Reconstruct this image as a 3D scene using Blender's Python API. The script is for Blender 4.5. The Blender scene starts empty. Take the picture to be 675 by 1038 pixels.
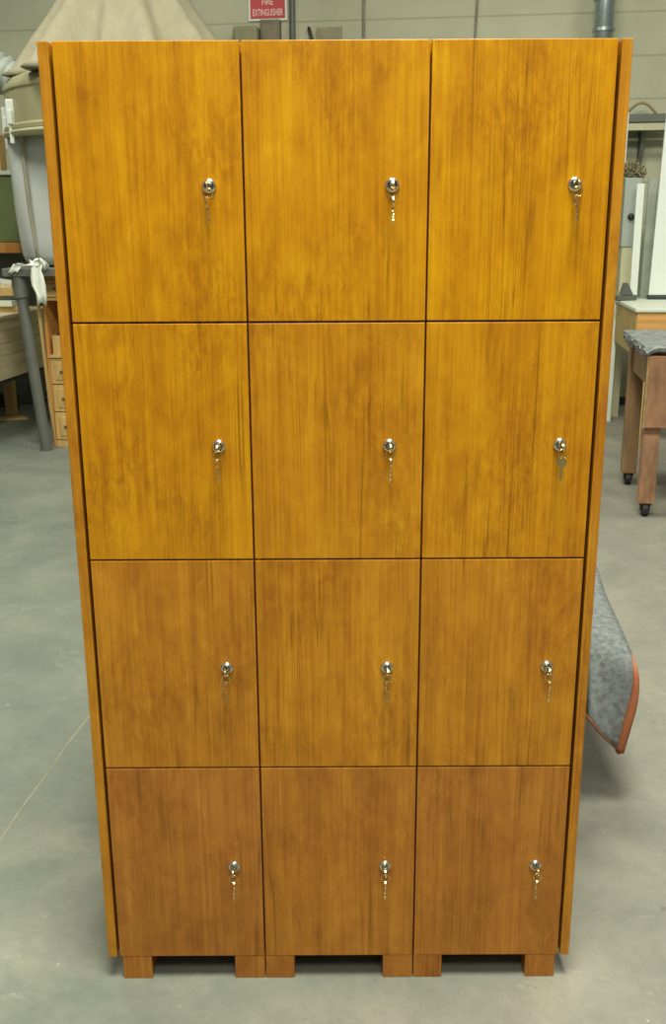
import bpy, bmesh, math, random
from mathutils import Vector, Matrix, Euler
random.seed(7)
sc = bpy.context.scene
C = bpy.context.collection
PI = math.pi
ROOM = math.radians(-7.5)          # the workshop is turned a little against the locker bank

# ------------------------------------------------------------------ helpers
def lin(c):
    return tuple(((v/255)/12.92 if v/255 <= .04045 else ((v/255+.055)/1.055)**2.4) for v in c)

def link(nt, a, b): nt.links.new(a, b)

def new_mat(name):
    m = bpy.data.materials.new(name); m.use_nodes = True
    nt = m.node_tree
    return m, nt, nt.nodes['Principled BSDF']

def noise(nt, vec, scale, detail=4, rough=.55, dist=0):
    n = nt.nodes.new('ShaderNodeTexNoise'); n.inputs['Scale'].default_value = scale
    n.inputs['Detail'].default_value = detail; n.inputs['Roughness'].default_value = rough
    n.inputs['Distortion'].default_value = dist
    if vec: link(nt, vec, n.inputs['Vector'])
    return n.outputs['Fac']

def mapping(nt, vec, scale, loc=(0,0,0)):
    n = nt.nodes.new('ShaderNodeMapping'); n.inputs['Scale'].default_value = scale
    n.inputs['Location'].default_value = loc
    link(nt, vec, n.inputs['Vector']); return n.outputs['Vector']

def ramp(nt, fac, stops):
    n = nt.nodes.new('ShaderNodeValToRGB'); e = n.color_ramp.elements
    while len(e) < len(stops): e.new(.5)
    for i, (p, c) in enumerate(stops):
        e[i].position = p; e[i].color = (*c, 1) if len(c) == 3 else c
    link(nt, fac, n.inputs['Fac']); return n.outputs['Color']

def mixc(nt, fac, a, b, mode='MIX'):
    n = nt.nodes.new('ShaderNodeMix'); n.data_type = 'RGBA'; n.blend_type = mode
    for s, v in ((n.inputs[0], fac), (n.inputs[6], a), (n.inputs[7], b)):
        if isinstance(v, (int, float)): s.default_value = v
        elif isinstance(v, tuple): s.default_value = (*v, 1) if len(v) == 3 else v
        else: link(nt, v, s)
    return n.outputs[2]

def math_n(nt, op, a, b=0, clamp=False):
    n = nt.nodes.new('ShaderNodeMath'); n.operation = op; n.use_clamp = clamp
    for i, v in enumerate((a, b)):
        if isinstance(v, (int, float)): n.inputs[i].default_value = v
        else: link(nt, v, n.inputs[i])
    return n.outputs[0]

def objcoord(nt):
    return nt.nodes.new('ShaderNodeTexCoord').outputs['Object']

def bump(nt, bsdf, h, strength=.2, dist=.01):
    b = nt.nodes.new('ShaderNodeBump'); b.inputs['Strength'].default_value = strength
    b.inputs['Distance'].default_value = dist
    link(nt, h, b.inputs['Height']); link(nt, b.outputs['Normal'], bsdf.inputs['Normal'])

def plain(name, rgb, rough=.6, metal=0, var=.18, scale=8, stretch=(1,1,1), bumpy=0):
    m, nt, b = new_mat(name)
    v = mapping(nt, objcoord(nt), stretch)
    f = noise(nt, v, scale, 5, .6)
    c = lin(rgb)
    link(nt, ramp(nt, f, [(.3, tuple(x*(1-var) for x in c)), (.7, tuple(min(1, x*(1+var)) for x in c))]), b.inputs['Base Color'])
    b.inputs['Roughness'].default_value = rough; b.inputs['Metallic'].default_value = metal
    if bumpy: bump(nt, b, noise(nt, v, scale*6, 3), bumpy, .004)
    return m

def timber(name, rgb, rough=.6, var=.25, axis=2):
    st = [22, 22, 22]; st[axis] = 1.2
    return plain(name, rgb, rough, 0, var, 1.6, tuple(st))

# shapes are collected in a bmesh and linked as one mesh object
class MB:
    def __init__(s): s.bm = bmesh.new()
    def _x(s, verts, M):
        for v in verts: v.co = M @ v.co
    def box(s, x0, x1, y0, y1, z0, z1, bev=0, M=None, seg=2):
        r = bmesh.ops.create_cube(s.bm, size=1)['verts']
        for v in r:
            v.co = Vector(((x0+x1)/2+v.co.x*(x1-x0), (y0+y1)/2+v.co.y*(y1-y0), (z0+z1)/2+v.co.z*(z1-z0)))
        if bev:
            es = list({e for v in r for e in v.link_edges})
            o = bmesh.ops.bevel(s.bm, geom=es, offset=bev, segments=seg, affect='EDGES', profile=.5)
            r = list({v for f in o['faces'] for v in f.verts} | {v for v in r if v.is_valid})
        if M: s._x(r, M)
        return s
    def hexa(s, bot, top):
        vs = [s.bm.verts.new(p) for p in list(bot)+list(top)]
        n = len(bot)
        s.bm.faces.new(vs[:n][::-1]); s.bm.faces.new(vs[n:])
        for i in range(n): s.bm.faces.new((vs[i], vs[(i+1)%n], vs[n+(i+1)%n], vs[n+i]))
        return s
    def lathe(s, prof, n=24, M=None, cap=True, ripple=None):
        rings = []
        for (r, z) in prof:
            ring = []
            for i in range(n):
                a = 2*PI*i/n; rr = r*(ripple(a, z) if ripple else 1)
                p = Vector((rr*math.cos(a), rr*math.sin(a), z))
                ring.append(s.bm.verts.new(M @ p if M else p))
            rings.append(ring)
        for a, b in zip(rings, rings[1:]):
            for i in range(n):
                s.bm.faces.new((a[i], a[(i+1)%n], b[(i+1)%n], b[i]))
        if cap:
            s.bm.faces.new(rings[0][::-1]); s.bm.faces.new(rings[-1])
        return s
    def tube(s, pts, r, n=10, closed=False, sx=1.0):
        pts = [Vector(p) for p in pts]; N = len(pts); rings = []
        up = None
        for i, p in enumerate(pts):
            a = pts[(i-1) % N] if (closed or i) else p
            b = pts[(i+1) % N] if (closed or i < N-1) else p
            t = (b-a).normalized()
            if up is None: up = t.orthogonal().normalized()
            up = (up - t*up.dot(t)).normalized(); w = t.cross(up)
            rr = r[i] if isinstance(r, (list, tuple)) else r
            rings.append([s.bm.verts.new(p + up*rr*math.cos(2*PI*k/n) + w*rr*sx*math.sin(2*PI*k/n)) for k in range(n)])
        rng = range(N) if closed else range(N-1)
        for i in rng:
            a, b = rings[i], rings[(i+1) % N]
            for k in range(n): s.bm.faces.new((a[k], a[(k+1)%n], b[(k+1)%n], b[k]))
        if not closed:
            s.bm.faces.new(rings[0][::-1]); s.bm.faces.new(rings[-1])
        return s
    def prism(s, poly, d0, d1, M=None):
        """poly in (y,z) plane, extruded along x from d0 to d1"""
        a = [s.bm.verts.new((M @ Vector((d0, y, z))) if M else (d0, y, z)) for y, z in poly]
        b = [s.bm.verts.new((M @ Vector((d1, y, z))) if M else (d1, y, z)) for y, z in poly]
        n = len(poly)
        s.bm.faces.new(a[::-1]); s.bm.faces.new(b)
        for i in range(n): s.bm.faces.new((a[i], a[(i+1)%n], b[(i+1)%n], b[i]))
        return s
    def build(s, name, mat, parent=None, smooth=False, loc=None):
        bmesh.ops.recalc_face_normals(s.bm, faces=s.bm.faces)
        me = bpy.data.meshes.new(name); s.bm.to_mesh(me); s.bm.free()
        me.materials.append(mat)
        if smooth:
            for p in me.polygons: p.use_smooth = True
        o = bpy.data.objects.new(name, me); C.objects.link(o)
        if parent: o.parent = parent
        if loc: o.location = loc
        return o

def tag(o, label, cat, group=None):
    o['label'] = label; o['category'] = cat
    if group: o['group'] = group
    return o
def thing(name, label, cat, loc=(0,0,0), rz=0, group=None):
    o = bpy.data.objects.new(name, None); C.objects.link(o); o.empty_display_size = .1
    o.location = loc; o.rotation_euler = (0, 0, rz)
    return tag(o, label, cat, group)
def struct(o): o['kind'] = 'structure'; return o
def smooth_angle(o, deg=35):
    for p in o.data.polygons: p.use_smooth = True
    o.data.set_sharp_from_angle(angle=math.radians(deg))
    return o

# ------------------------------------------------------------------ materials
def lacquer(name, dark, mid, light, rough=.34):
    """amber stained and lacquered plywood, grain along z; Object Info colour r,g = offset, b = browner mix: stain variation plus weaker light painted in low down"""
    m, nt, b = new_mat(name)
    oi = nt.nodes.new('ShaderNodeObjectInfo')
    sep = nt.nodes.new('ShaderNodeSeparateColor'); link(nt, oi.outputs['Color'], sep.inputs[0])
    off = nt.nodes.new('ShaderNodeCombineXYZ')
    link(nt, math_n(nt, 'MULTIPLY', sep.outputs[0], 23.0), off.inputs[0])
    link(nt, math_n(nt, 'MULTIPLY', sep.outputs[1], 31.0), off.inputs[2])
    add = nt.nodes.new('ShaderNodeVectorMath'); add.operation = 'ADD'
    link(nt, objcoord(nt), add.inputs[0]); link(nt, off.outputs[0], add.inputs[1])
    v = add.outputs[0]
    fine = noise(nt, mapping(nt, v, (150, 30, 3.5)), 1, 5, .65)
    band = noise(nt, mapping(nt, v, (17, 8, .7)), 1, 4, .6, .6)
    blot = noise(nt, mapping(nt, v, (8, 8, 4.5)), 1, 5, .62, 1.2)
    curl = noise(nt, mapping(nt, v, (26, 10, 16)), 1, 3, .6, .8)
    s = math_n(nt, 'ADD', math_n(nt, 'MULTIPLY', fine, .46), math_n(nt, 'MULTIPLY', band, .34))
    s = math_n(nt, 'ADD', s, math_n(nt, 'MULTIPLY', blot, .34))
    s = math_n(nt, 'ADD', s, math_n(nt, 'MULTIPLY', curl, .22))
    s = math_n(nt, 'SUBTRACT', s, .18)
    brown = ramp(nt, s, [(.34, lin((134, 79, 26))), (.5, lin((161, 102, 36))), (.66, lin((184, 123, 46)))])  # darker brown ramp that puts the light falloff into the lower parts
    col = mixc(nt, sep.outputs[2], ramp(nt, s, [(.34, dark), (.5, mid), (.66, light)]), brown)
    # brown mottling where the stain bit deeper
    mot = noise(nt, mapping(nt, v, (62, 20, 24), (2, 5, 3)), 1, 6, .75, .4)
    mgate = noise(nt, mapping(nt, v, (5.5, 5, 4.2), (9, 2, 1)), 1, 2, .5)
    mk = math_n(nt, 'MULTIPLY', ramp(nt, mot, [(.42, (0,0,0)), (.66, (1,1,1))]), ramp(nt, mgate, [(.45, (0,0,0)), (.62, (1,1,1))]))
    col = mixc(nt, math_n(nt, 'MULTIPLY', mk, .5), col, lin((128, 66, 6)))
    # dark mineral streaks and flecks
    fl = noise(nt, mapping(nt, v, (120, 30, 6.5)), 1, 3, .5)
    gate = noise(nt, mapping(nt, v, (9, 5, 3)), 1, 2, .5)
    k = math_n(nt, 'MULTIPLY', ramp(nt, fl, [(.57, (0,0,0)), (.68, (1,1,1))]), ramp(nt, gate, [(.48, (0,0,0)), (.62, (1,1,1))]))
    col = mixc(nt, math_n(nt, 'MULTIPLY', k, .5), col, tuple(x*.45 for x in dark))
    # long gum lines
    gl = noise(nt, mapping(nt, v, (38, 12, .55)), 1, 2, .4)
    gm = ramp(nt, gl, [(.490, (0,0,0)), (.499, (1,1,1)), (.501, (1,1,1)), (.510, (0,0,0))])
    gg = ramp(nt, noise(nt, mapping(nt, v, (7, 5, 2.2), (3, 1, 7)), 1, 2, .5), [(.46, (0,0,0)), (.58, (1,1,1))])
    col = mixc(nt, math_n(nt, 'MULTIPLY', math_n(nt, 'MULTIPLY', gm, gg), .7), col, tuple(x*.5 for x in dark))
    link(nt, col, b.inputs['Base Color'])
    b.inputs['Roughness'].default_value = rough
    b.inputs['Specular IOR Level'].default_value = .35
    bump(nt, b, fine, .05, .002)
    return m

WOOD = lacquer('amber_lacquered_plywood', lin((160, 102, 2)), lin((191, 132, 3)), lin((210, 155, 8)))
EDGE = lacquer('amber_lacquered_edge', lin((176, 112, 8)), lin((196, 138, 14)), lin((212, 156, 24)))
INNER = plain('dark_stained_interior', (112, 48, 12), .7)
CHROME = plain('polished_nickel', (226, 224, 212), .22, 1, .05, 60)
PLUG = plain('worn_nickel_plug', (150, 148, 135), .25, 1, .1, 60)
KEYWAY = plain('dark_keyway', (22, 20, 16), .5)
KEYM = plain('brassy_nickel_key', (232, 208, 150), .2, 1, .08, 80)

def floor_mat():
    m, nt, b = new_mat('worn_concrete')
    v = objcoord(nt)
    big = noise(nt, v, .55, 5, .6, .8)
    mid = noise(nt, v, 3.2, 6, .65, .5)
    fin = noise(nt, v, 30, 6, .78)
    s = math_n(nt, 'ADD', math_n(nt, 'MULTIPLY', big, .45), math_n(nt, 'MULTIPLY', mid, .45))
    s = math_n(nt, 'ADD', s, math_n(nt, 'MULTIPLY', fin, .26))
    col = ramp(nt, s, [(.42, lin((104, 106, 95))), (.58, lin((122, 122, 109))), (.74, lin((142, 139, 122)))])
    # the slab is darker and grey-green on the left, paler on the right
    sx = nt.nodes.new('ShaderNodeSeparateXYZ'); link(nt, v, sx.inputs[0])
    g = math_n(nt, 'ADD', sx.outputs[0], math_n(nt, 'MULTIPLY', math_n(nt, 'SUBTRACT', mid, .5), 1.6))
    gm = ramp(nt, math_n(nt, 'MULTIPLY_ADD' if False else 'ADD', math_n(nt, 'MULTIPLY', g, .55), .5), [(.1, (1,1,1)), (.8, (0,0,0))])
    col = mixc(nt, gm, col, (.80, .90, .88), 'MULTIPLY')
    # pale scuffs, plaster specks, dark spots
    sc1 = ramp(nt, noise(nt, mapping(nt, v, (2.2, 5, 1)), 1.6, 6, .75, 1.5), [(.60, (0,0,0)), (.72, (1,1,1))])
    col = mixc(nt, math_n(nt, 'MULTIPLY', sc1, .5), col, lin((160, 154, 132)))
    sp = ramp(nt, noise(nt, v, 34, 3, .5), [(.72, (0,0,0)), (.78, (1,1,1))])
    col = mixc(nt, math_n(nt, 'MULTIPLY', sp, .65), col, lin((186, 184, 170)))
    dk = ramp(nt, noise(nt, mapping(nt, v, (1,1,1), (5,9,2)), 15, 2, .4), [(.74, (0,0,0)), (.78, (1,1,1))])
    col = mixc(nt, math_n(nt, 'MULTIPLY', dk, .45), col, lin((70, 72, 62)))
    link(nt, col, b.inputs['Base Color'])
    b.inputs['Roughness'].default_value = .62
    b.inputs['Specular IOR Level'].default_value = .3
    bump(nt, b, fin, .08, .004)
    return m

def wall_mat():
    m, nt, b = new_mat('painted_block_wall')
    v = objcoord(nt)
    sx = nt.nodes.new('ShaderNodeSeparateXYZ'); link(nt, v, sx.inputs[0])
    fr = math_n(nt, 'FRACT', math_n(nt, 'DIVIDE', math_n(nt, 'ADD', sx.outputs[2], .09), .333))
    groove = ramp(nt, fr, [(0, (1,1,1)), (.028, (1,1,1)), (.05, (0,0,0)), (1, (0,0,0))])
    f = noise(nt, v, 1.4, 5, .6)
    col = ramp(nt, f, [(.3, lin((164, 166, 140))), (.7, lin((184, 185, 158)))])
    col = mixc(nt, math_n(nt, 'MULTIPLY', groove, .38), col, lin((132, 124, 84)))
    link(nt, col, b.inputs['Base Color']); b.inputs['Roughness'].default_value = .8
    bump(nt, b, math_n(nt, 'SUBTRACT', 1, groove), .3, .01)
    return m

FLOOR, WALL = floor_mat(), wall_mat()
CLOTH = plain('filter_cloth', (146, 142, 116), .9, 0, .1, 5, (3,3,.6), .1)
SACK = plain('grey_plastic_sack', (194, 200, 192), .45, 0, .05, 3)
DRUM = plain('dull_cream_metal', (166, 164, 124), .42, .25, .14, 2.2)
STEEL = plain('grey_painted_steel', (98, 102, 92), .55, .2, .12, 10)
DARKSTEEL = plain('dark_steel', (62, 66, 60), .5, .4, .12, 10)
GALV = plain('galvanised_steel', (158, 172, 168), .34, .8, .12, 14)
WHITE = plain('white_paint', (212, 220, 208), .5, 0, .04, 3)
OFFW = plain('off_white_laminate', (206, 214, 196), .5, 0, .06, 4)
CREAM = timber('cream_boards', (204, 196, 158), .7, .14, 1)
ORANGEW = timber('orange_pine', (196, 138, 66), .6, .2)
TANW = timber('tan_pine', (190, 158, 96), .6, .2)
DARKW = timber('dark_brown_plywood', (130, 92, 48), .7, .2)  # dark brown board for the back of the drawer unit
GREEN = plain('machine_green', (106, 118, 72), .5, 0, .12, 5)
BLACK = plain('black_rubber', (34, 35, 34), .6, 0, .2, 10)
GREYP = plain('machine_grey', (150, 160, 148), .5, 0, .06, 4)
CREAMP = plain('machine_cream', (178, 178, 142), .55, 0, .07, 4)
BENCHW = timber('bench_timber', (198, 152, 84), .6, .2, 0)
BENCHS = plain('bench_side_ply', (176, 154, 96), .65, 0, .14, 6)
TABLEW = plain('worn_red_brown_timber', (150, 112, 80), .6, 0, .42, 11, (1.5,1.5,.5))
LEGW = plain('worn_leg_timber', (136, 106, 72), .6, 0, .35, 9, (1.5,1.5,.4))
FELT = plain('grey_felt', (112, 117, 112), .95, 0, .34, 18, (1,1,1), .4)
CARPET = plain('grey_carpet', (106, 112, 109), .98, 0, .4, 60, (1,1,1), .7)
BIND = plain('orange_binding', (150, 90, 54), .8, 0, .16, 30)
RAG = plain('white_film', (222, 228, 214), .5, 0, .05, 10)
RED = plain('sign_red', (182, 62, 66), .5, 0, .05, 4)
SHAVE = plain('wood_shavings', (136, 130, 98), .9, 0, .4, 40)
SIGNW = plain('sign_lettering', (226, 196, 186), .5, 0, .04, 4)
CHALK = plain('pale_joint_filler', (150, 142, 114), .9, 0, .3, 20)

# ------------------------------------------------------------------ room shell
mb = MB(); mb.box(-16, 15, -9, 14, -.2, 0); struct(mb.build('floor', FLOOR))
mb = MB(); mb.box(-18, 12, 0, .2, 0, 5.6); w = struct(mb.build('wall_back', WALL)); w.location = (2.63, 7.2, 0); w.rotation_euler.z = ROOM
mb = MB(); mb.box(-18, 12, -.012, -.0005, 0.0005, .07, .002); w = struct(mb.build('baseboard_back', DARKSTEEL)); w.location = (2.63, 7.2, 0); w.rotation_euler.z = ROOM
mb = MB()
p0, p1 = Vector((-1.16, -1.85, 0)), Vector((-.775, 1.78, 0))
pts = []
for i in range(40):
    t = i/39; p = p0.lerp(p1, t); pts.append((p.x + .002*math.sin(t*23) + .002*math.sin(t*61), p.y, -.0009))
mb.tube(pts, .0021, 6); struct(mb.build('trim_1', CHALK))

# ------------------------------------------------------------------ locker bank
TOP, BOT = 1.8831, .0579
cab = thing('locker_cabinet', 'tall amber lacquered wooden locker cabinet with twelve doors on short block feet', 'locker cabinet')
def wood_part(mb, name, mat, i, red=0.0, loc=None, parent=cab):
    o = mb.build(name, mat, parent, loc=loc)
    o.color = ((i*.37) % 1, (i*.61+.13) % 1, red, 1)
    return o
for i, s in enumerate((-1, 1)):
    mb = MB(); mb.box(-.0092, .0092, 0, .45, BOT-.001, TOP, .0012)
    wood_part(mb, 'side_panel', EDGE, 40+i, .45, (s*.4908, 0, 0))  # browner mix paints in the dimmer light low on the panels
mb = MB(); mb.box(-.4805, .4805, .0225, .449, TOP-.019, TOP-.001, .001); wood_part(mb, 'top_panel', EDGE, 50)
mb = MB(); mb.box(-.4805, .4805, .0225, .449, BOT+.001, BOT+.019); wood_part(mb, 'bottom_panel', INNER, 51)
mb = MB(); mb.box(-.4805, .4805, .441, .449, BOT+.0195, TOP-.0195); wood_part(mb, 'back_panel', INNER, 52)
X = [-.4752, -.1597, .1618, .4752]; Z = [TOP, 1.4164, .9654, .5165, BOT]
for x in X[1:3]:
    mb = MB(); mb.box(x-.016, x+.016, .0225, .44, BOT+.0195, TOP-.0195); wood_part(mb, 'divider', INNER, 53)
for z in Z[1:4]:
    for a, b in zip(X, X[1:]):
        mb = MB(); mb.box(a+.017, b-.017, .0225, .44, z-.008, z+.008); wood_part(mb, 'shelf', INNER, 54)
# feet: two blocks front and back under each of the three columns
for k, (a, b) in enumerate([(-.4697, -.4065), (-.2255, -.1606), (-.1583, -.0962), (.0962, .1606), (.1630, .2240), (.4065, .4697)]):
    for y0 in (.001, .375):
        mb = MB(); mb.box(a, b, y0, y0+.065, 0, BOT-.0005, .0012); wood_part(mb, 'foot', WOOD, 60+k, .95)  # feet coloured as brown as the dimly lit bottom doors

# a lock: flanged nickel collar with a turned plug, facing -y
def lock_mesh():
    mb = MB(); R = Matrix.Rotation(PI/2, 4, 'X')          # lathe axis z -> -y
    mb.lathe([(.0116, 0), (.0128, .0010), (.0128, .0026), (.0116, .0048), (.0092, .0066), (.0080, .0064), (.0072, .0046)], 32, R, cap=False)
    return mb
def plug_mesh():
    mb = MB(); R = Matrix.Rotation(PI/2, 4, 'X')
    mb.lathe([(.0071, .001), (.0071, .0052), (.0062, .0062), (.0030, .0066), (.0001, .0066)], 28, R, cap=False)
    mb.box(-.0008, .0008, -.0070, -.0064, -.0042, .0042)
    return mb
dim_tints = [[.04, .06, .02], [.08, .26, .14], [.55, .38, .42], [.95, .78, .86]]  # rows step browner to paint the weaker light lower down; columns vary in stain
LZ = [1.6505, 1.1893, .739, .283]; LX = [-.2197, .0985, .416]
gap = .0017
lock0 = plug0 = None
doors = {}
for r in range(4):
    for c in range(3):
        x0, x1 = X[c] + (gap if c else 0), X[c+1] - (gap if c < 2 else 0)
        z1, z0 = Z[r] - (gap if r else 0), Z[r+1] + (gap if r < 3 else 0)
        cx, cz = (x0+x1)/2, (z0+z1)/2
        mb = MB(); mb.box(x0-cx, x1-cx, 0, .019, z0-cz, z1-cz, .0011)
        d = wood_part(mb, 'door', WOOD, 3+r*3+c*5, dim_tints[r][c], (cx, .0005, cz))
        if lock0 is None:
            lock0 = lock_mesh().build('lock', CHROME, d, True); smooth_angle(lock0, 40); lk = lock0
            plug0 = None
        else:
            lk = lock0.copy(); C.objects.link(lk); lk.parent = d
        lk.location = (LX[c]-cx, .0003, LZ[r]-cz)
        lk['label'] = 'polished nickel cam lock'
        doors[r, c] = (LX[c], LZ[r])

# plugs are joined into the lock mesh as a second material so the keyway reads dark
me = lock0.data
bm = bmesh.new(); bm.from_mesh(me)
me.materials.append(PLUG); me.materials.append(KEYWAY)
R = Matrix.Rotation(PI/2, 4, 'X'); nf = len(bm.faces)
t = MB(); t.bm.free(); t.bm = bm
t.lathe([(.0072, .002), (.0072, .0050), (.0062, .0060), (.0030, .0063), (.0002, .0063)], 28, R, cap=False)
bm.faces.ensure_lookup_table()
for f in bm.faces[nf:]: f.material_index = 1; f.smooth = True
nf = len(bm.faces); t.box(-.0009, .0009, -.0068, -.0060, -.0045, .0045); bm.faces.ensure_lookup_table()
for f in bm.faces[nf:]: f.material_index = 2
bm.to_mesh(me); bm.free()

# keys: one in the keyway, one hanging from a split ring
def key_poly(bow, blade):
    """key outline in (y,z): bow round at the origin, blade towards +y"""
    p = []
    for i in range(15):
        a = math.radians(35 + i*290/14); p.append((bow*math.cos(a), bow*math.sin(a)*.92))
    y = bow*.82; h = .0026
    p += [(y, -h*1.4), (y+.003, -h*1.4), (y+.003, -h)]
    n = 5
    for i in range(n):
        q = y+.004+(blade-.006)*i/n
        p += [(q, -h), (q+(blade-.006)/n*.5, -h*(.3 if i % 2 else .55))]
    p += [(y+blade, -.0004), (y+blade-.002, h), (y+.003, h), (y+.003, h*1.4), (y, h*1.4)]
    return p
def key_mb(bow, blade, M):
    mb = MB(); poly = key_poly(bow, blade)
    mb.prism(poly, -.0014, .0014, M)
    return mb
ks = thing('hanging_keys', '', 'keys')
def m_in():   # key standing in the lock: bow outside, blade towards the door (+y)
    return key_mb(.0094, .0085, Matrix.Translation((0, -.0231, 0)))
kin = m_in().build('key', KEYM, ks); smooth_angle(kin)
# ring hangs through the bow, close to its lower rim, lying in the xz plane
mb = MB(); rr = .0082
mb.tube([(rr*math.cos(2*PI*i/28), -.0245+.0006*math.sin(2*PI*i/28), -.0125+rr*math.sin(2*PI*i/28)) for i in range(28)], .0009, 8, True)
ring = mb.build('split_ring', KEYM, ks, True)
Mh = Matrix.Translation((0, -.0245, -.0290)) @ Matrix.Rotation(-PI/2, 4, 'X')
khang = key_mb(.0105, .028, Matrix.Rotation(-PI/2, 4, 'X')).build('key', KEYM, ks); smooth_angle(khang)
khang.location = (0, -.0245, -.0278)
names_r = ['top row', 'second row', 'third row', 'bottom row']; names_c = ['left', 'middle', 'right']
first = True
for r in range(4):
    for c in range(3):
        if first: k = ks; parts = [kin, ring, khang]; first = False
        else:
            k = ks.copy(); C.objects.link(k); parts = []
            for p in (kin, ring, khang):
                q = p.copy(); C.objects.link(q); q.parent = k; parts.append(q)
        x, z = doors[r, c]
        k.location = (x, -.0010, z)
        a = math.radians(random.uniform(-14, 14)); parts[0].rotation_euler = (0, math.radians(random.uniform(-7, 7)), 0)
        parts[2].rotation_euler = (math.radians(random.uniform(-2, 2)), math.radians(random.uniform(-3, 3)), a*3.2)
        tag(k, 'small keys on a ring in the lock of the %s %s locker door' % (names_r[r], names_c[c]), 'keys', 'keys hanging in the locker locks')

# ------------------------------------------------------------------ carpet over a low stand behind the lockers
st = thing('low_stand', 'low wooden stand behind the lockers under the grey carpet', 'stand', (.16, 1.45, 0))
mb = MB(); mb.box(-.52, .50, -.72, .75, .44, .47, .003); mb.build('stand_top', TANW, st)
for sx in (-1, 1):
    for sy in (-1, 1):
        mb = MB(); mb.box(sx*.44-.03, sx*.44+.03, sy*.65-.03, sy*.65+.03, 0, .44, .003); mb.build('leg', TANW, st)
def bez(P, t):
    n = len(P)-1; P = [Vector(p) for p in P]
    seg = min(int(t*n), n-1); u = t*n-seg
    p1, p2 = P[seg], P[seg+1]; p0 = P[seg-1] if seg else p1*2-p2; p3 = P[seg+2] if seg+2 <= n else p2*2-p1
    return .5*((2*p1)+(p2-p0)*u+(2*p0-5*p1+4*p2-p3)*u*u+(3*p1-p0-3*p2+p3)*u**3)
T_ = (.783, .660, .178)
right = [(.905, 2.10, .455), (.905, 1.552, .455), (.854, 1.155, .452), (.829, .9, .45), (.819, .767, .44), (.815, .692, .42), (.815, .667, .385), (.810, .660, .325), (.794, .656, .245), T_]
front = [(.10, .75, .482), (.35, .735, .482), (.56, .66, .455), (.658, .632, .325), (.724, .645, .24), T_]
left = [(.10, 2.10, .482), (.10, 1.5, .482), (.10, .75, .482)]
back = [(.10, 2.10, .482), (.5, 2.10, .482), (.905, 2.10, .44)]
NU, NV = 30, 30
mb = MB(); gridv = []
P00, P10, P01, P11 = Vector(left[0]), Vector(back[-1]), Vector(left[-1]), Vector(T_)
for i in range(NU+1):
    u = i/NU; row = []
    for j in range(NV+1):
        v = j/NV
        c0, c1, d0, d1 = bez(back, u), bez(front, u), bez(left, v), bez(right, v)
        p = c0*(1-v)+c1*v+d0*(1-u)+d1*u-(P00*(1-u)*(1-v)+P10*u*(1-v)+P01*(1-u)*v+P11*u*v)
        if p.x < .68: p.z = max(p.z, .4775)
        p.z += .012*math.sin(PI*min(1, max(0, (p.x-.45)/.42)))*(1 if 0 < u < 1 else 0)*min(1, (1-v)*6)
        row.append(mb.bm.verts.new(p))
    gridv.append(row)
for i in range(NU):
    for j in range(NV):
        mb.bm.faces.new((gridv[i][j], gridv[i+1][j], gridv[i+1][j+1], gridv[i][j+1]))
cp = mb.build('carpet_piece', CARPET, None, True)
sm = cp.modifiers.new('thick', 'SOLIDIFY'); sm.thickness = .009; sm.offset = 0
tag(cp, 'grey carpet piece with orange bound edge, its corner hanging beside the lockers', 'carpet')
mb = MB()
pts, rad = [], []
for i in range(25): pts.append(bez(right, .40+.60*i/24)); rad.append(.002+.0115*min(1, i/17))
mb.tube(pts, rad, 8)
pts = [bez(front, 1-.7*i/20) for i in range(21)]
mb.tube(pts, [.0105]+[.0045]*20, 8)
b_ = mb.build('edge_binding', BIND, cp, True); b_['label'] = 'orange edge binding'

# ------------------------------------------------------------------ dust collector, left
dc = thing('dust_collector', 'tall dust collector with cloth filter bag, cream drum and grey sack at left', 'dust collector', (-1.44, 5.9, 0))
def rip(a, z):
    k = max(0, min(1, (3.9-z)/1.2))
    return .94 + k*(.20*(abs(math.sin(4.5*a+.7+.3*z))-.5) + .07*math.sin(13*a+2+.8*z) + .05*math.sin(5*a))
prof = [(.86, 2.56), (.80, 2.60), (.74, 2.68), (.66, 2.80), (.57, 2.92), (.48, 3.05), (.38, 3.25), (.30, 3.5), (.24, 3.9), (.2, 4.3)]
mb = MB(); mb.lathe(prof, 120, None, True, rip); mb.build('filter_bag', CLOTH, dc, True)
mb = MB(); mb.lathe([(.86, 2.20), (.885, 2.21), (.885, 2.235), (.865, 2.25), (.865, 2.46), (.875, 2.47), (.875, 2.49), (.84, 2.54), (.76, 2.575), (.6, 2.58)], 72)
smooth_angle(mb.build('drum', DRUM, dc))
mb = MB(); mb.lathe([(.880, 2.178), (.893, 2.185), (.893, 2.200), (.880, 2.207)], 72); mb.build('drum_rim', CREAMP, dc, True)
mb = MB()
for cx_, sgn in ((-.455, 1), (.455, 1)):
    def rp(a, z): return 1 + .018*math.sin(7*a+z*3) + .01*math.sin(13*a-z*5)
    mb.lathe([(.44, 2.176), (.445, 2.1), (.435, 1.9), (.425, 1.7), (.41, 1.5), (.395, 1.38), (.36, 1.315), (.2, 1.302)], 60, Matrix.Translation((cx_, 0, 0)), True, rp)
mb.build('collection_sack', SACK, dc, True)
mb = MB()
for z0 in range(9):
    pass
mb.tube([(-.70, -.39, 2.34), (-.69, -.405, 2.2), (-.69, -.395, 2.0), (-.68, -.385, 1.7), (-.665, -.355, 1.45), (-.655, -.345, 1.32)], .011, 6, sx=1.6)
mb.build('sack_strap', plain('pale_strap', (158, 154, 132), .6), dc, True)
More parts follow.
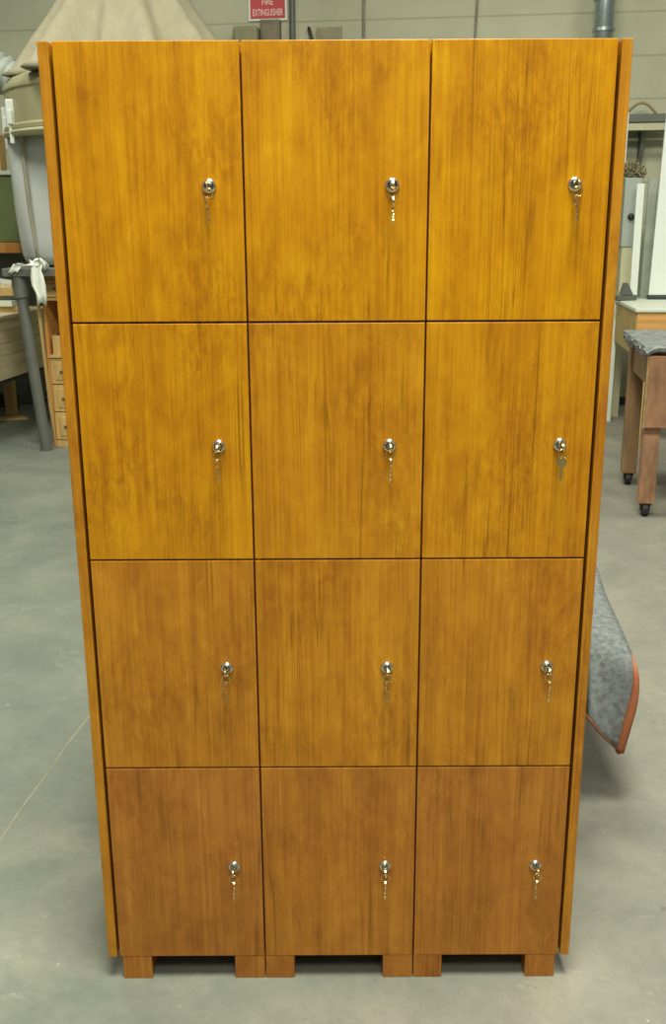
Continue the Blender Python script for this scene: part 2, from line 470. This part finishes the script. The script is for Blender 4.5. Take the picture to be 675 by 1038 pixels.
for (lx, ly) in ((-.72, -.505), (-.90, -.02)):
    mb = MB(); M = Matrix.Translation((lx, ly, 0))
    mb.box(-.028, .028, -.012, .012, 2.22, 2.40, .008, M); mb.box(-.018, .018, -.03, -.012, 2.24, 2.33, .006, M); mb.box(-.014, .014, -.014, .012, 2.12, 2.23, .004, M)
    mb.build('latch', WHITE, dc)
mb = MB()
mb.box(-.86, .86, -.56, -.50, 1.245, 1.30, .004); mb.box(-.86, .86, .50, .56, 1.245, 1.30, .004)
mb.box(-.86, -.80, -.50, .50, 1.245, 1.30, .004); mb.box(.80, .86, -.50, .50, 1.245, 1.30, .004)
mb.box(-.80, .80, -.50, .50, 1.28, 1.30)
mb.build('platform_frame', STEEL, dc)
for sx in (-.80, .80):
    for sy in (-.50, .50):
        mb = MB(); bx_ = sx+.13*(-1 if sx > 0 else 1)
        mb.tube([(bx_, sy, 0), (bx_, sy, .008)], .05, 16)
        mb.tube([(bx_, sy, .008), (sx+.045*(-1 if sx > 0 else 1), sy, 1.10)], .040, 20); mb.tube([(sx+.045*(-1 if sx > 0 else 1), sy, 1.10), (sx+.035*(-1 if sx > 0 else 1), sy, 1.246)], .052, 20)
        smooth_angle(mb.build('leg', STEEL, dc))
mb = MB()
hp = [Vector((-1.55+.055*i, -.02-.02*math.sin(i*.4), 2.72-.0016*(i-4)**2)) for i in range(16)]
for i in range(len(hp)):
    pass
fine = []
rad = []
for i in range(91):
    q = i/90*(len(hp)-1); a = int(min(q, len(hp)-2)); u = q-a
    fine.append(hp[a].lerp(hp[a+1], u)); rad.append(.125+(.011 if i % 6 < 3 else -.006))
mb.tube(fine, rad, 20); mb.build('flexible_hose', GREYP, dc, True)

# white film scrap knotted on the platform corner
mb = MB()
def sheet(mb, path, w, seed):
    random.seed(seed); rows = []
    for i, p in enumerate(path):
        p = Vector(p); ww = w*(.7+.6*random.random()); row = []
        for k in range(6):
            f = k/5-.5; row.append(mb.bm.verts.new(p+Vector((f*ww, -.012*math.cos(f*9+i), .012*math.sin(f*7+i*1.3)))))
        rows.append(row)
    for a, b in zip(rows, rows[1:]):
        for k in range(5): mb.bm.faces.new((a[k], a[k+1], b[k+1], b[k]))
sheet(mb, [(-2.06, 5.325, 1.36), (-2.05, 5.322, 1.33), (-2.055, 5.32, 1.29), (-2.05, 5.318, 1.24), (-2.045, 5.32, 1.18), (-2.03, 5.32, 1.12), (-2.035, 5.32, 1.06)], .085, 3)
sheet(mb, [(-2.22, 5.325, 1.27), (-2.215, 5.322, 1.29), (-2.18, 5.32, 1.325), (-2.12, 5.318, 1.325), (-2.06, 5.32, 1.31)], .06, 5)
sheet(mb, [(-1.99, 5.325, 1.29), (-1.985, 5.322, 1.33), (-2.01, 5.32, 1.36), (-2.04, 5.32, 1.34)], .05, 9)
o = mb.build('plastic_film', RAG, None, True); o.modifiers.new('t', 'SOLIDIFY').thickness = .003
tag(o, 'scrap of white plastic film knotted round the dust collector frame corner', 'plastic film')
random.seed(21)

# orange timber drawer unit under the collector platform
du = thing('drawer_unit', 'narrow orange timber drawer unit with open compartment under the dust collector', 'drawer unit', (-2.085, 5.52, 0), math.radians(-5))
W_, D_, H_ = .52, .45, 1.235
for a in (0, W_-.02):
    mb = MB(); mb.box(a, a+.02, 0, D_, 0, H_, .002); mb.build('side_panel', ORANGEW, du)
mb = MB(); mb.box(.02, W_-.02, 0, D_, H_-.02, H_, .001); mb.build('top_panel', ORANGEW, du)
mb = MB(); mb.box(.02, W_-.02, D_-.01, D_, .04, H_-.02); mb.build('back_panel', DARKW, du)
for z in (1.07, .66):
    mb = MB(); mb.box(.02, W_-.02, -.015, D_-.01, z, z+.018, .001); mb.build('shelf', TANW, du)
mb = MB(); mb.box(.02, W_-.02, .0, D_-.01, .0, .05, .001); mb.build('plinth', TANW, du)
for k, (z0, z1) in enumerate([(1.092, 1.213), (.47, .655), (.265, .462), (.055, .258)]):
    mb = MB(); mb.box(.024, W_-.024, -.004, .016, z0, z1, .002)
    mb.box(.06, W_-.06, -.010, -.003, z0+.03, z1-.03, .003)
    d = mb.build('drawer', TANW, du)
    mb = MB(); mb.tube([(W_/2-.16, -.010, (z0+z1)/2), (W_/2-.16, -.03, (z0+z1)/2), (W_/2-.05, -.03, (z0+z1)/2), (W_/2-.05, -.010, (z0+z1)/2)], .007, 8)
    mb.build('drawer_pull', DARKSTEEL, d)
bx = thing('wooden_box', 'small pale wooden box inside the orange drawer unit', 'box', (-2.04, 5.53, .6785), math.radians(-5))
mb = MB(); mb.box(0, .26, 0, .2, 0, .012); mb.box(0, .26, 0, .012, .012, .14, .002); mb.box(0, .26, .188, .2, .012, .14, .002); mb.box(0, .012, .012, .188, .012, .14); mb.box(.248, .26, .012, .188, .012, .14)
mb.build('box_body', TANW, bx)
mb = MB(); mb.box(.03, .20, .02, .18, .02, .155, .004); mb.build('box_insert', DARKSTEEL, bx)

# leaning batten beside the leg
mb = MB(); mb.hexa([(-2.090, 5.480, .30), (-2.060, 5.480, .0), (-2.060, 5.492, .0), (-2.090, 5.492, .30)], [(-2.118, 5.47, 1.16), (-2.098, 5.47, 1.16), (-2.098, 5.49, 1.16), (-2.118, 5.49, 1.16)])
tag(mb.build('timber_batten', TANW), 'pale tapered batten leaning between steel leg and orange drawer unit', 'batten')

# ------------------------------------------------------------------ left background: rack of timber, green machine
def room(p, loc): return Matrix.Translation(loc) @ Matrix.Rotation(ROOM, 4, 'Z') @ Vector(p)
rk = thing('timber_rack', 'long cream boarded timber rack behind the dust collector leg', 'rack', (-2.455, 6.6, 0), ROOM)
mb = MB()
for k in range(5): mb.box(-.8, 0, -1.2, .28, .44+.092*k, .44+.092*k+.089, .002)
mb.build('boarded_side', CREAM, rk)
mb = MB(); mb.box(-.82, .02, -1.22, .30, .90, .925, .002); mb.build('rack_top', CREAM, rk)
for x in (-.74, -.40):
    for y in (-1.1, -.4, .24):
        mb = MB(); mb.box(x-.04, x+.04, y-.04, y+.04, 0, .40, .002); mb.build('leg', TANW, rk)
mb = MB(); mb.box(-.78, -.02, -1.14, .28, .405, .438, .003); mb.build('bearer', DARKSTEEL, rk)
L0 = (-2.455, 6.6, 0)
bs = [((-.34, -.22, .9253), .66, .20, .045, 3, TANW, 'tan board lying lowest on the cream timber rack'),
      ((-.35, -.25, .9713), .64, .17, .045, -3, OFFW, 'short white board second from the bottom on the timber rack'),
      ((-.38, -.20, 1.0173), .64, .18, .035, 6, GREYP, 'thin blue-grey board in the middle of the rack stack'),
      ((-.33, -.22, 1.0533), .66, .20, .05, -2, TANW, 'tan plank with square end near the stack top on the rack'),
      ((-.40, -.17, 1.1043), .62, .24, .04, 9, CREAM, 'cream plank second from the top of the rack stack')]
for (p, l, w_, h_, rz, m_, lab) in bs:
    mb = MB(); mb.box(-l/2, l/2, -w_/2, w_/2, 0, h_, .003)
    o = mb.build('timber_board', m_); o.location = room(p, L0); o.rotation_euler.z = ROOM+math.radians(rz)
    tag(o, lab, 'board', 'boards stacked on the timber rack')
mb = MB(); mb.hexa([(-.5, -.13, 0), (.02, -.1, 0), (.2, .0, 0), (-.5, .12, 0)], [(-.5, -.13, .09), (.02, -.1, .03), (.2, .0, .008), (-.5, .12, .09)])
o = mb.build('white_offcut', WHITE); o.location = room((-.20, -.17, 1.1447), L0); o.rotation_euler.z = ROOM
tag(o, 'white wedge shaped offcut on top of the rack stack', 'offcut', 'boards stacked on the timber rack')

gm = thing('green_machine', 'green woodworking machine with a pale top flange and timber rail at left edge', 'machine', (-2.70, 7.15, 0), ROOM)
mb = MB(); mb.box(-.9, 0, 0, .55, 1.445, 2.0, .012); mb.build('machine_body', GREEN, gm)
mb = MB(); mb.box(-.93, .012, -.02, .57, 2.0, 2.035, .004); mb.build('top_flange', OFFW, gm)
mb = MB(); mb.box(-.93, .02, -.05, .57, 1.36, 1.445, .003); mb.build('timber_rail', ORANGEW, gm)
mb = MB(); mb.box(-.85, -.06, .20, .5, 0, 1.36, .01); mb.build('machine_base', STEEL, gm)
mb = MB(); mb.box(-.5, -.06, 0, .12, 0, .30, .004)
o = mb.build('timber_block', TANW); o.location = room((-.10, .12, 2.036), (-2.70, 7.15, 0)); o.rotation_euler.z = ROOM
tag(o, 'tan timber block standing on the green machine', 'timber block')

# floor litter at far left
mb = MB(); mb.hexa([(-.16, -.07, 0), (.17, -.05, 0), (.13, .08, 0), (-.15, .06, 0)], [(-.16, -.07, .016), (.17, -.05, .016), (.13, .08, .016), (-.15, .06, .016)])
o = mb.build('plywood_offcut', TANW); o.location = (-2.78, 6.62, .0005); o.rotation_euler.z = .3
tag(o, 'flat tan plywood offcut lying on the floor under the timber rack', 'offcut')
mb = MB(); pts = [(-2.93+.09*(1+.12*math.sin(i*.9))*math.cos(i*.42), 7.08+.07*math.sin(i*.42), .03+.0026*i) for i in range(46)]
mb.tube(pts, .026, 8); tag(mb.build('hose_coil', BLACK, None, True), 'black coiled hose lying on the floor by the timber rack', 'hose')
mb = MB(); mb.box(-.36, .30, -.02, .02, 0, .028, .003); o = mb.build('floor_batten', TANW); o.location = (-2.78, 7.55, 0); o.rotation_euler.z = .5
tag(o, 'pale stick lying on the floor behind the steel leg', 'stick')
mb = MB(); pts = [(-3.3+.05*i, 8.0-.035*i+.12*math.sin(i*.5), .012) for i in range(22)]
mb.tube(pts, .011, 6); tag(mb.build('floor_cable', BLACK, None, True), 'thin dark cable curving over the floor under the timber rack', 'cable')

# ------------------------------------------------------------------ wall: sign, boxes, conduits, duct, shelf
WL = (2.63, 7.2, 0)
def on_wall(o, x, y=0, z=0): o.location = room((x, y, z), WL); o.rotation_euler.z = ROOM
# local x along the wall for a world x
def wx(X_): return (X_-2.63)/math.cos(ROOM)
sg = thing('fire_sign', 'red and white fire extinguisher sign high on the wall', 'sign'); 
on_wall(sg, -3.20, -.012)
mb = MB(); mb.box(-.168, .168, -.004, .004, 3.262, 3.70, .002); mb.build('sign_plate', WHITE, sg)
mb = MB(); mb.box(-.150, .150, -.007, -.0042, 3.280, 3.68); mb.build('red_field', RED, sg)
def lettering(txt, size, x, z, par, mat):
    cu = bpy.data.curves.new('t', 'FONT'); cu.body = txt; cu.size = size; cu.align_x = 'CENTER'; cu.extrude = .001; cu.offset = size*.012
    to = bpy.data.objects.new('t', cu); C.objects.link(to)
    bpy.context.view_layer.update()
    me = bpy.data.meshes.new_from_object(to.evaluated_get(bpy.context.evaluated_depsgraph_get()))
    bpy.data.objects.remove(to); bpy.data.curves.remove(cu)
    me.materials.clear(); me.materials.append(mat)
    o = bpy.data.objects.new('lettering', me); C.objects.link(o); o.parent = par
    o.location = (x, -.0085, z); o.rotation_euler = (PI/2, 0, 0)
    return o
l1 = lettering('FIRE', .066, 0, 3.386, sg, SIGNW)
l2 = lettering('EXTINGUISHER', .074, 0, 3.302, sg, SIGNW)
l2.scale.x = .52; l1.scale.x = .85
xb = thing('extinguisher_bracket', 'grey brown box mounted on the wall below the fire sign', 'wall box'); on_wall(xb, -3.17, -.001)
mb = MB(); mb.box(-.085, .085, -.10, 0, 2.6, 3.258, .006); mb.build('box_body', plain('grey_brown_paint', (112, 104, 82), .6), xb)
mb = MB(); mb.box(-.07, .07, -.107, -.1, 2.64, 3.225, .004); mb.build('box_lid', plain('grey_brown_lid', (118, 110, 88), .6), xb)
mb = MB(); mb.box(-.11, .11, -.18, 0, 2.65, 3.205, .03)
o = tag(mb.build('junction_box', plain('sage_box_paint', (128, 128, 96), .6)), 'sage green rounded box left of the box below the fire sign', 'junction box'); on_wall(o, -3.372, -.001)
def conduit(x, r, z0, z1, lab, mat, lean=0):
    mb = MB(); mb.tube([(0, -r-.002, z0), (lean*.5, -r-.002, (z0+z1)/2), (lean, -r-.002, z1)], r, 10)
    for z in (z0+.4, z1-.5):
        t_ = (z-z0)/(z1-z0)*lean; mb.box(t_-r*2.2, t_+r*2.2, -.006, -.0005, z-.012, z+.012)
    o = mb.build('conduit', mat, None, True); on_wall(o, x, -.001)
    return tag(o, lab, 'conduit', 'conduits on the back wall')
PIPEG = plain('conduit_grey', (122, 124, 104), .6)
conduit(-2.985, .026, 1.5, 5, 'thick grey conduit running down beside the fire sign', STEEL)
conduit(wx(.275), .012, 1.5, 5, 'thin grey conduit on the wall above the middle locker column', PIPEG)
conduit(wx(1.15), .010, 1.5, 5, 'thin grey conduit on the wall above the right locker column', PIPEG, .12)
mb = MB(); mb.prism([(0, 2.4), (-.02, 2.4), (-.02, 3.17), (0, 3.20)], -.20, .02)
o = tag(mb.build('leaning_panel', plain('dull_olive_panel', (140, 138, 108), .7)), 'dull olive panel against the wall right of the fire sign', 'panel'); on_wall(o, -2.58, -.004)
mb = MB(); mb.tube([(0, -.03, 2.4), (.0, -.03, 2.9), (-.015, -.03, 3.10), (-.045, -.03, 3.20)], .014, 8)
o = tag(mb.build('wall_cable', DARKSTEEL, None, True), 'short dark cable hooked up the wall right of the fire sign', 'cable'); on_wall(o, -2.80, -.004)

dp = thing('duct_pipe', 'vertical galvanised extraction duct with clamp rings above the right lockers', 'duct', (2.172, 6.95, 0))
mb = MB(); mb.lathe([(.078, 1.6), (.078, 5.2)], 28); mb.build('duct_tube', GALV, dp, True)
for z in (3.065, 3.29, 3.335, 3.9):
    mb = MB(); mb.lathe([(.079, z-.016), (.090, z-.012), (.090, z+.012), (.079, z+.016)], 28); smooth_angle(mb.build('clamp_ring', GALV, dp))
mb = MB(); mb.lathe([(.11, 1.0), (.11, 1.02), (.079, 1.6)], 28); mb.build('duct_foot', GALV, dp, True)
mb = MB(); mb.lathe([(.07, 0), (.07, 1.0)], 20); mb.build('duct_lower_tube', GALV, dp, True)

sh = thing('wall_shelf', 'narrow wall shelf with pale front edge at the right edge', 'shelf'); on_wall(sh, -.10, -.001)
mb = MB(); mb.box(-.25, .34, -.26, 0, 2.375, 2.44, .004); mb.build('shelf_board', STEEL, sh)
mb = MB(); mb.box(-.24, .32, -.285, -.262, 2.31, 2.365, .003); mb.build('shelf_lip', CREAMP, sh)
for x in (-.2, .07):
    mb = MB(); mb.prism([(0, 1.95), (-.03, 1.95), (-.24, 2.37), (0, 2.37)], x-.015, x+.015); mb.build('bracket', STEEL, sh)
mb = MB(); mb.tube([(-.12+.24*i/16, -.14, 2.45+.085*math.sin(PI*i/16)) for i in range(17)], .011, 8)
o = tag(mb.build('wire_handle', plain('olive_wire', (140, 128, 84), .6), None, True), 'arched olive handle standing on the narrow wall shelf', 'handle'); on_wall(o, -.055, -.001)

# ------------------------------------------------------------------ right: white-topped bench and what stands on it
B0 = (2.140, 5.39, 0); BR = math.radians(-7)
def on_b(p): return Matrix.Translation(B0) @ Matrix.Rotation(BR, 4, 'Z') @ Vector(p)
wb = thing('workbench', 'timber workbench with white top beside the wall at right', 'workbench', B0, BR)
mb = MB(); mb.box(0, 1.9, 0, 1.35, .975, 1.0, .004); mb.build('bench_top', OFFW, wb)
mb = MB(); mb.box(.015, 1.88, .012, .034, .68, .974, .003); mb.build('front_apron', BENCHW, wb)
mb = MB(); mb.box(.012, .034, .036, .99, .665, .974, .003); mb.build('side_apron', BENCHS, wb)
mb = MB(); mb.box(.02, 1.88, 1.30, 1.32, .70, .974, .003); mb.build('back_apron', BENCHS, wb)
for (x, y) in ((.04, .04), (.055, 1.22), (1.80, .04), (1.80, 1.22)):
    mb = MB(); mb.box(x, x+.07, y, y+.07, 0, .974, .004); mb.build('leg', BENCHS if y < 1 else CREAMP, wb)
mb = MB(); mb.box(-.004, .03, 1.0, 1.10, 0, .972, .003); o = mb.build('end_post', OFFW, wb); o['label'] = 'cream painted end post'

mh = thing('machine_housing', 'grey and cream machine housing with black knob on the white bench', 'machine', on_b((.02, 1.04, 1.0005)), BR)
mb = MB(); mb.box(0, .13, 0, .26, .40, .92, .006); mb.build('upper_housing', GREYP, mh)
mb = MB(); mb.box(.01, .12, .01, .25, 0, .40, .004); mb.build('lower_housing', CREAMP, mh)
mb = MB(); mb.lathe([(.022, 0), (.026, .01), (.02, .03), (.008, .034)], 16, Matrix.Translation((.06, 0, .63)) @ Matrix.Rotation(PI/2, 4, 'X')); mb.build('knob', BLACK, mh, True)
random.seed(4)
mb = MB()
for i in range(260):
    x, y = random.uniform(0, .20), random.uniform(.03, .26)
    hz = .11*math.exp(-((x-.10)/.10)**2)*random.random()
    a = random.uniform(0, 6.28); rr = random.uniform(.008, .02)
    M = Matrix.Translation((x, y, .012+hz)) @ Euler((random.uniform(0, 3), random.uniform(0, 3), a)).to_matrix().to_4x4()
    mb.tube([M @ Vector((rr*math.cos(t*.8), rr*math.sin(t*.8), .004*t)) for t in range(6)], .004, 4)
o = mb.build('wood_shavings', SHAVE); o['kind'] = 'stuff'; o.location = on_b((-.02, 1.03, 1.9265)); o.rotation_euler.z = BR
tag(o, 'heap of curled wood shavings on top of the grey machine housing', 'shavings')

def upright(name, x0, x1, y, t, z0, z1, lean, leanx, mat, lab, cat, grp=None):
    mb = MB(); mb.hexa([(x0, y, z0), (x1, y, z0), (x1, y+t, z0), (x0, y+t, z0)], [(x0+leanx, y+lean, z1), (x1+leanx, y+lean, z1), (x1+leanx, y+lean+t, z1), (x0+leanx, y+lean+t, z1)])
    o = mb.build(name, mat); o.location = B0; o.rotation_euler.z = BR
    bmesh_b = o.modifiers.new('bevel', 'BEVEL'); bmesh_b.width = .004; bmesh_b.segments = 2
    return tag(o, lab, cat, grp)
G_ = 'white boards standing on the bench'
upright('white_strip', .100, .158, .94, .03, 1.0005, 1.875, .03, .0, WHITE, 'narrow white upright strip in front of the grey housing on the bench', 'board', G_)
upright('grey_panel', .20, .42, 1.06, .02, 1.0005, 1.92, .0, .0, plain('mid_grey_panel', (138, 146, 130), .6), 'grey upright panel between narrow white strip and wide white board', 'panel')
upright('white_board', .245, .385, .93, .03, 1.034, 2.46, .155, .055, WHITE, 'wide tall white board leaning on the grey panel on the bench', 'board', G_)
upright('white_board', .0, .062, 1.37, .02, .0005, 2.43, .0, .0, WHITE, 'pale tall board whose edge shows beside the locker side panel', 'board', G_)
mb = MB(); mb.box(0.03, .5, 0, .07, 0, .030, .006); mb.box(.06, .12, .02, .08, .030, .034, .001)
o = mb.build('bench_clamp', DARKSTEEL); o.location = on_b((.21, .92, 1.0005)); o.rotation_euler.z = BR
tag(o, 'dark flat metal clamp bar under the wide white board', 'clamp')
tl = thing('hand_plane', 'dark hand plane resting at the left end of the white bench', 'hand plane', on_b((.05, .80, 1.0005)), BR+.5)
mb = MB(); mb.box(-.09, .09, -.025, .025, 0, .042, .008); mb.build('plane_body', STEEL, tl)
mb = MB(); mb.hexa([(-.05, -.025, .045), (.05, -.025, .045), (.05, .025, .045), (-.05, .025, .045)], [(-.03, -.012, .135), (.0, -.012, .135), (.0, .012, .135), (-.03, .012, .135)]); mb.build('plane_handle', STEEL, tl)

# rolling work table in front of the bench
T0 = (1.678, 3.55, 0); TR = math.radians(-8)
tb = thing('rolling_table', 'low brown work table on castors with frayed grey felt top', 'table', T0, TR)
mb = MB(); mb.box(.01, 1.1, .01, .82, .905, .932, .003); mb.build('table_top', LEGW, tb)
mb = MB(); nx, ny = 40, 30; top = []
random.seed(5)
for i in range(nx+1):
    row = []
    for j in range(ny+1):
        x, y = -.012+1.13*i/nx, -.034+.87*j/ny
        z = .9345+.004*random.random()
        if i == 0: x += random.uniform(-.012, .012); z -= .03*random.random()
        if j == 0: y += random.uniform(-.008, .006); z -= .015*random.random()
        row.append(mb.bm.verts.new((x, y, z)))
    top.append(row)
for i in range(nx):
    for j in range(ny): mb.bm.faces.new((top[i][j], top[i+1][j], top[i+1][j+1], top[i][j+1]))
fe = mb.build('felt_cover', FELT, tb); s_ = fe.modifiers.new('t', 'SOLIDIFY'); s_.thickness = .02; s_.offset = 1
mb = MB()
for i in range(60):
    y = random.uniform(-.01, .83); l = random.uniform(.02, .07)
    x = -.016; mb.tube([(x, y, .95), (x-.008, y+random.uniform(-.01, .01), .95-l*.6), (x-.003, y+random.uniform(-.02, .02), .95-l)], .004, 4)
mb.build('frayed_fringe', FELT, tb)['kind'] = 'stuff'
mb = MB(); mb.box(.006, 1.09, -.022, .0, .515, .904, .004); mb.build('front_panel', TABLEW, tb)
mb = MB(); mb.box(-.004, .006, -.024, .0, .512, .904, .002); mb.build('worn_edge_strip', plain('chipped_cream_paint', (158, 128, 86), .6, 0, .4, 30), tb)
mb = MB(); mb.box(.035, .055, .09, .74, .72, .90, .003); mb.build('side_rail', LEGW, tb)
for (x, y) in ((.012, .02), (.018, .74), (1.0, .02), (1.0, .74)):
    mb = MB(); mb.box(x, x+.088, y, y+.08, .078, .904, .005); l = mb.build('leg', TABLEW if y < .5 else LEGW, tb)
    mb = MB(); M = Matrix.Translation((x+.044, y+.04, .040)) @ Matrix.Rotation(PI/2, 4, 'Y') @ Matrix.Translation((0, 0, -.018))
    mb.lathe([(.032, 0), (.040, .005), (.040, .031), (.032, .036)], 20, M)
    mb.box(x+.012, x+.076, y+.01, y+.07, .066, .078, .002)
    mb.box(x+.019, x+.024, y+.025, y+.055, .03, .068); mb.box(x+.066, x+.071, y+.025, y+.055, .03, .068)
    smooth_angle(mb.build('castor', BLACK, l))

# ------------------------------------------------------------------ light
def area(loc, size, power, col=(1, .97, .86), target=None, sy=None):
    l = bpy.data.lights.new('ceiling_lamp', 'AREA'); l.energy = power; l.color = col; l.size = size
    if sy: l.shape = 'RECTANGLE'; l.size_y = sy
    o = bpy.data.objects.new('ceiling_lamp', l); C.objects.link(o); o.location = loc
    if target: o.rotation_euler = (Vector(target)-Vector(loc)).to_track_quat('-Z', 'Y').to_euler()
    return o
area((.2, -1.0, 5.8), 1.5, 545)
area((.5, 3.2, 5.2), 1.0, 130)
area((-3.2, 4.0, 5.2), 1.0, 125)
area((3.0, 3.0, 5.2), 1.0, 110)
area((.2, -3.0, 4.4), 1.2, 105)
wd = bpy.data.worlds.new('world'); sc.world = wd; wd.use_nodes = True
nt = wd.node_tree; bg = nt.nodes['Background']
tc = nt.nodes.new('ShaderNodeTexCoord'); sx = nt.nodes.new('ShaderNodeSeparateXYZ'); link(nt, tc.outputs['Generated'], sx.inputs[0])
link(nt, ramp(nt, math_n(nt, 'ADD', math_n(nt, 'MULTIPLY', sx.outputs[2], .5), .5), [(.3, (.20, .20, .17)), (.55, (.46, .46, .40)), (.9, (.78, .78, .70))]), bg.inputs['Color'])
bg.inputs['Strength'].default_value = .36

# ------------------------------------------------------------------ camera
cam = bpy.data.cameras.new('camera'); co = bpy.data.objects.new('camera', cam); C.objects.link(co)
cam.sensor_width = 36; cam.sensor_fit = 'AUTO'; cam.lens = 36*1020/1038
co.location = (-.007, -1.8373, 1.5861)
pitch, yaw, roll = .2787, -.0002, -.0051
cy, sy_, cp, sp = math.cos(yaw), math.sin(yaw), math.cos(pitch), math.sin(pitch)
f = Vector((sy_*cp, cy*cp, -sp)); r0 = Vector((cy, -sy_, 0)); u0 = r0.cross(f)
c_, s_ = math.cos(roll), math.sin(roll)
rgt = r0*c_+u0*s_; upv = u0*c_-r0*s_
co.matrix_world = Matrix(((rgt.x, upv.x, -f.x, co.location.x), (rgt.y, upv.y, -f.y, co.location.y), (rgt.z, upv.z, -f.z, co.location.z), (0, 0, 0, 1)))
sc.camera = co
sc.view_settings.view_transform = 'Standard'
sc.view_settings.look = 'None'
sc.view_settings.exposure = 0
